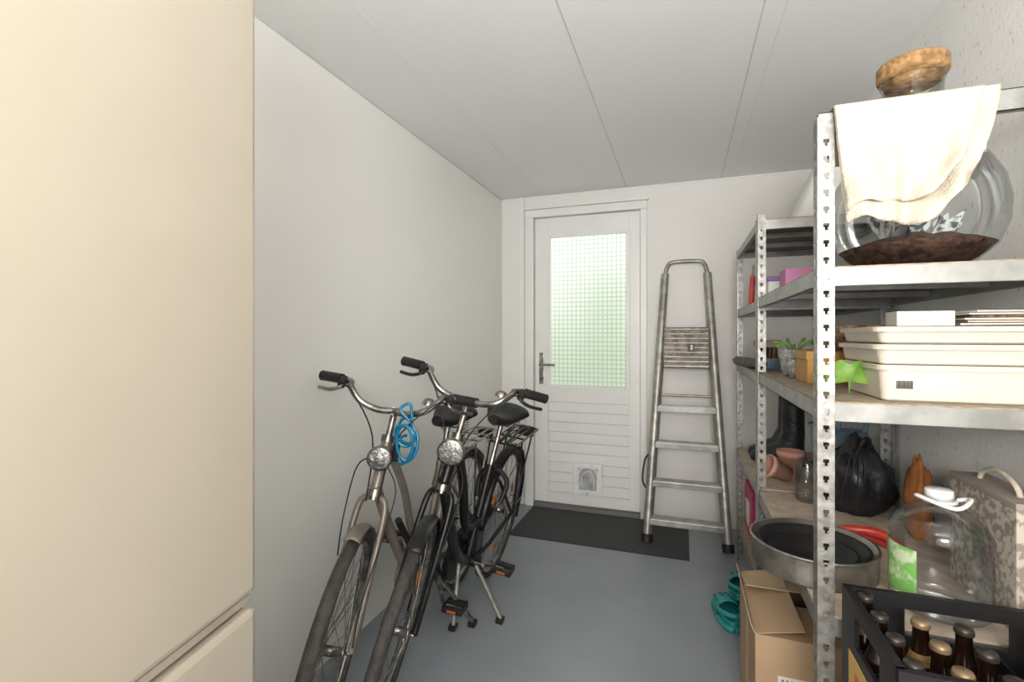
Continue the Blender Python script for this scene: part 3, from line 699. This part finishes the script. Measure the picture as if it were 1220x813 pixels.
g.lathe([(.001,.001),(.036,.001),(.050,.105),(.056,.106),(.056,.13),(.050,.13),(.038,.01),(.001,.01)],(.455,2.45,.656),M_terra,n=26)
g.obj('plant_pot')
g=G(); g.lathe([(.001,0),(.032,0),(.044,.08),(.050,.081),(.050,.10),(.044,.10),(.034,.008),(.001,.008)],(.425,2.33,.656+.052),M_terra,n=26,axis=(-.75,-.25,.35)); g.obj('plant_pot')
g=G(); g.lathe([(.001,.001),(.034,.001),(.04,.01),(.04,.13),(.03,.15),(.03,.165),(.028,.165),(.028,.15),(.038,.12),(.038,.01),(.001,.006)],(.46,2.17,zC),M_glass,n=24); g.obj('glass_jar')
def boot(name,c,yaw):
    g=G(); Rz=Matrix.Rotation(yaw,3,'Z')
    def ring(cx,z,w,l,tilt=0,n=16):
        return [V(c)+Rz@V((cx+math.cos(2*PI*k/n)*l,math.sin(2*PI*k/n)*w,z+tilt*math.cos(2*PI*k/n))) for k in range(n)]
    R=[ring(0,.34,.046,.048),ring(0,.26,.046,.05),ring(0,.16,.042,.052),ring(.015,.11,.042,.065,-.01),ring(.05,.07,.045,.10,-.01),ring(.065,.04,.048,.125),ring(.065,.022,.05,.13),ring(.065,.0,.048,.128)]
    vs=[v for r in R for v in r]; n=16
    g.add(vs,[[i*n+k,i*n+(k+1)%n,(i+1)*n+(k+1)%n,(i+1)*n+k] for i in range(len(R)-1) for k in range(n)]+[list(range(7*n,8*n))],M_bagblack,True)
    g.obj(name,solid=.002)
boot('boot',(.52,2.74,.658),PI*.9); boot('boot',(.53,2.88,.658),PI*.95)
g=G(); c=V((.44,1.80,zC+.015))
g.tube(cr([c,c+V((.05,-.03,.03)),c+V((.12,-.05,.035)),c+V((.16,-.10,.02))],6),[.012]*10+[.014]*9,M_redpl,n=10)
g.tube(cr([c,c+V((.07,.01,.01)),c+V((.12,-.01,.005)),c+V((.165,-.06,.0))],6),[.012]*10+[.014]*9,M_redpl,n=10)
g.prism([(c.x-.1,c.y+.05),(c.x+.01,c.y-.01),(c.x+.01,c.y+.02)],c.z-.004,c.z+.004,M_tin); g.obj('pruning_shears')
g=G(); g.b2((.33,2.72,.2505),(.52,2.98,.50),M_magenta,bev=.003); g.b2((.325,2.80,.30),(.331,2.90,.42),M_paper); g.obj('folder_box')
g=G(); g.ell((.385,2.42,.2505+.125),(.085,.10,.15),M_bluebag,n=28,fn=lambda q,d:V((q.x*(1+.25*noise.noise(d*3)),q.y*(1+.2*noise.noise(d*4)),max(q.z,-.123)))); g.obj('plastic_bag')
g=G(); g.b2((.34,2.72,.50+.001),(.52,2.95,.57),M_redpl,bev=.01); g.obj('lunch_box')

# ---------------------------------------------------------------- cardboard box
bx=empty('cardboard_box',Matrix.Translation((.205,1.60,0)))
g=G(); w,dp,h=.27,.40,.41; t=.004
g.b2((0,0,0.001),(w,t,h),M_card); g.b2((0,dp-t,.001),(w,dp,h),M_card); g.b2((0,t,.001),(t,dp-t,h),M_card); g.b2((w-t,t,.001),(w,dp-t,h),M_card); g.b2((t,t,.001),(w-t,dp-t,.005),M_card)
g.b2((-.0008,dp*.42,.05),(0,dp*.55,h),M_cardin)
g.b2((.06,-.001,.26),(.15,0,.30),M_paper); g.b2((.02,-.001,.02),(.20,0,.18),M_cardin)
for k in range(5): g.b2((.07+.012*k,-.0016,.265),(.075+.012*k,-.0008,.292),M_print)
g.obj('body',bx)
g=G()
def flap(p0,p1,dirv,m): g.add([V(p0),V(p1),V(p1)+V(dirv),V(p0)+V(dirv)],[[0,1,2,3]],m)
flap((0,0,h),(0,dp,h),(-.012,0,.03),M_cardin)
flap((0,0,h),(w,0,h),(.0,.19,.006),M_card)
flap((0,dp,h),(w,dp,h),(0,-.17,.035),M_cardin)
flap((0,.0,h+.002),(0,dp,h+.002),(.13,0,.03),M_card)
g.obj('flaps',bx,solid=.003)

# ---------------------------------------------------------------- crates
def crate(name,x0,y0,z0,full):
    w,dp,h=.40,.30,.25
    r=empty(name,Matrix.Translation((x0,y0,z0)))
    g=G(); t=.008
    def wall(axis,pos):
        L=w if axis=='x' else dp
        e=0 if axis=='x' else .0082
        def bb(a,b,za,zb,th=t):
            if axis=='x': g.b2((a,pos,za),(b,pos+ (th if pos<.1 else -th),zb),M_crate)
            else: g.b2((pos,max(a,e),za),(pos+(th if pos<.1 else -th),min(b,L-e),zb),M_crate)
        bb(0,L,0,.16); bb(0,L*.28,.16,h-.03); bb(L*.72,L,.16,h-.03); bb(0,L,h-.03,h,.014)
    wall('x',0);wall('x',dp);wall('y',0);wall('y',w)
    g.b2((.009,.009,0),(w-.009,dp-.009,.006),M_crate)
    for i in range(1,6): g.b2((w*i/6-.0015,.008,.006),(w*i/6+.0015,dp-.008,.15),M_crate)
    for j in range(1,4): g.b2((.008,dp*j/4-.0015,.006),(w-.008,dp*j/4+.0015,.15),M_crate)
    g.b2((-.0012,.05,.05),(-.0001,.25,.135),M_yellow); g.b2((-.002,.09,.075),(-.0013,.21,.11),M_redpl)
    g.b2((.08,-.0012,.05),(.32,-.0001,.135),M_yellow)
    g.obj('case',r)
    if full:
        g=G()
        for i in range(6):
            for j in range(4):
                if (j==3 and i in(1,2,3,4,5)) or (j==2 and i in (3,5)): continue
                c=(w*(i+.5)/6,dp*(j+.5)/4,.007)
                g.lathe([(.001,0),(.028,0),(.0295,.006),(.0295,.13),(.027,.148),(.017,.175),(.0135,.197),(.0125,.227),(.0140,.230),(.0140,.236)],c,M_beer,n=18)
                g.lathe([(.0298,.04),(.0298,.11)],c,M_beerpap,n=18)
                if (i+j)%2: g.lathe([(.0225,.164),(.0190,.173),(.0165,.183)],c,M_beerlab,n=18)
                g.lathe([(.0155,.231),(.0155,.238),(.013,.243),(.001,.244)],c,M_cap if (i+2*j)%2 else M_capd,n=18)
        g.obj('bottles',r)
    return r
crate('beer_crate',.334,.955,.0,False)
crate('beer_crate',.334,.955,.2505,False)
crate('beer_crate',.334,.955,.501,True)

# ---------------------------------------------------------------- clogs
def clog(name,c,yaw):
    r=empty(name,Matrix.Translation(c)@Matrix.Rotation(yaw,4,'Z'))
    g=G(); L=.27
    def wid(u): return .034+.018*math.sin(PI*min(1,max(0,u))**.8)*(1 if u<.5 else 1.0)+.008*(u>.5)*math.sin(PI*(u-.5)*2)
    def outline(u): return max(.002,wid(u)*math.sqrt(max(0,1-(2*u-1)**6)))
    g.grid(lambda u,v:V((L*u,math.cos(2*PI*v)*outline(u)*1.08,.014+.014*math.sin(2*PI*v)+.006*u*u)),24,16,M_crock)
    def up(u,v):
        uu=.42+.58*u; a=PI*v
        hgt=.068*math.sin(PI*(.5+.5*u))**.6 if u<1 else 0
        return V((L*uu-.01*(1-u),math.cos(a)*outline(min(uu,.995)),.024+hgt*math.sin(a)**.8))
    g.grid(up,16,16,M_crock)
    g.grid(lambda u,v:V((L*.5*(1-math.cos((u-.5)*PI))*.9+.004,math.sin((u-.5)*PI)*.042,.022+.028*v)),16,3,M_crock)
    g.tube(cr([(.12,.044,.055),(.05,.046,.07),(.0,.0,.078),(.05,-.046,.07),(.12,-.044,.055)],6),.006,M_crock,n=6,flat=1.6)
    for k in range(9):
        a=.35+(k%3)*.55; uu=.6+.12*(k//3)
        u=(uu-.42)/.58; p=up(u,(a+.35)/PI); g.ell(p,(.006,.006,.005),M_crocin,n=8)
    g.obj('shoe',r,solid=.003)
clog('clog',(.215,2.30,.001),math.radians(98)); clog('clog',(.255,2.56,.001),math.radians(80))

# ---------------------------------------------------------------- ceiling lamp and two added fill lights behind the camera
g=G(); g.lathe([(.001,0),(.17,0),(.18,-.02),(.17,-.045)],(-.25,-.55,H),M_whiteplastic,n=36)
g.obj('ceiling_lamp')
def area(name,loc,rot,size,en,col,sy=None,disk=False):
    l=bpy.data.lights.new(name,'AREA'); l.energy=en; l.color=col; l.size=size
    if sy: l.shape='RECTANGLE'; l.size_y=sy
    if disk: l.shape='DISK'
    o=bpy.data.objects.new(name,l); C.objects.link(o); o.location=loc; o.rotation_euler=rot; return o
area('ceiling_lamp_light',(-.25,-.55,H-.06),(0,0,0),.34,10,(1,.56,.22),disk=True)
area('rear_fill_light',(-.1,YF+.05,1.35),(math.radians(90),0,0),1.5,36,(1,.985,.965),sy=2.0)  # added fill in front of the closed rear wall
# added unseen fill behind the camera, tilted up to brighten the ceiling
area('ceiling_fill_light',(.25,-.9,1.6),(math.radians(128),0,math.radians(-4)),.6,66,(1,.985,.955))

w=bpy.data.worlds.new('sky'); bpy.context.scene.world=w; w.use_nodes=True
bg=w.node_tree.nodes['Background']; bg.inputs[0].default_value=(.96,.99,1,1); bg.inputs[1].default_value=2.2
bpy.context.scene.view_settings.view_transform='Standard'

cam=bpy.data.cameras.new('camera'); cam.sensor_width=36; cam.lens=17.0; cam.shift_y=-.0053; cam.clip_start=.02
co=bpy.data.objects.new('camera',cam); C.objects.link(co); co.location=(0,0,1.3); co.rotation_euler=(math.radians(90),0,math.radians(19.4))
bpy.context.scene.camera=co
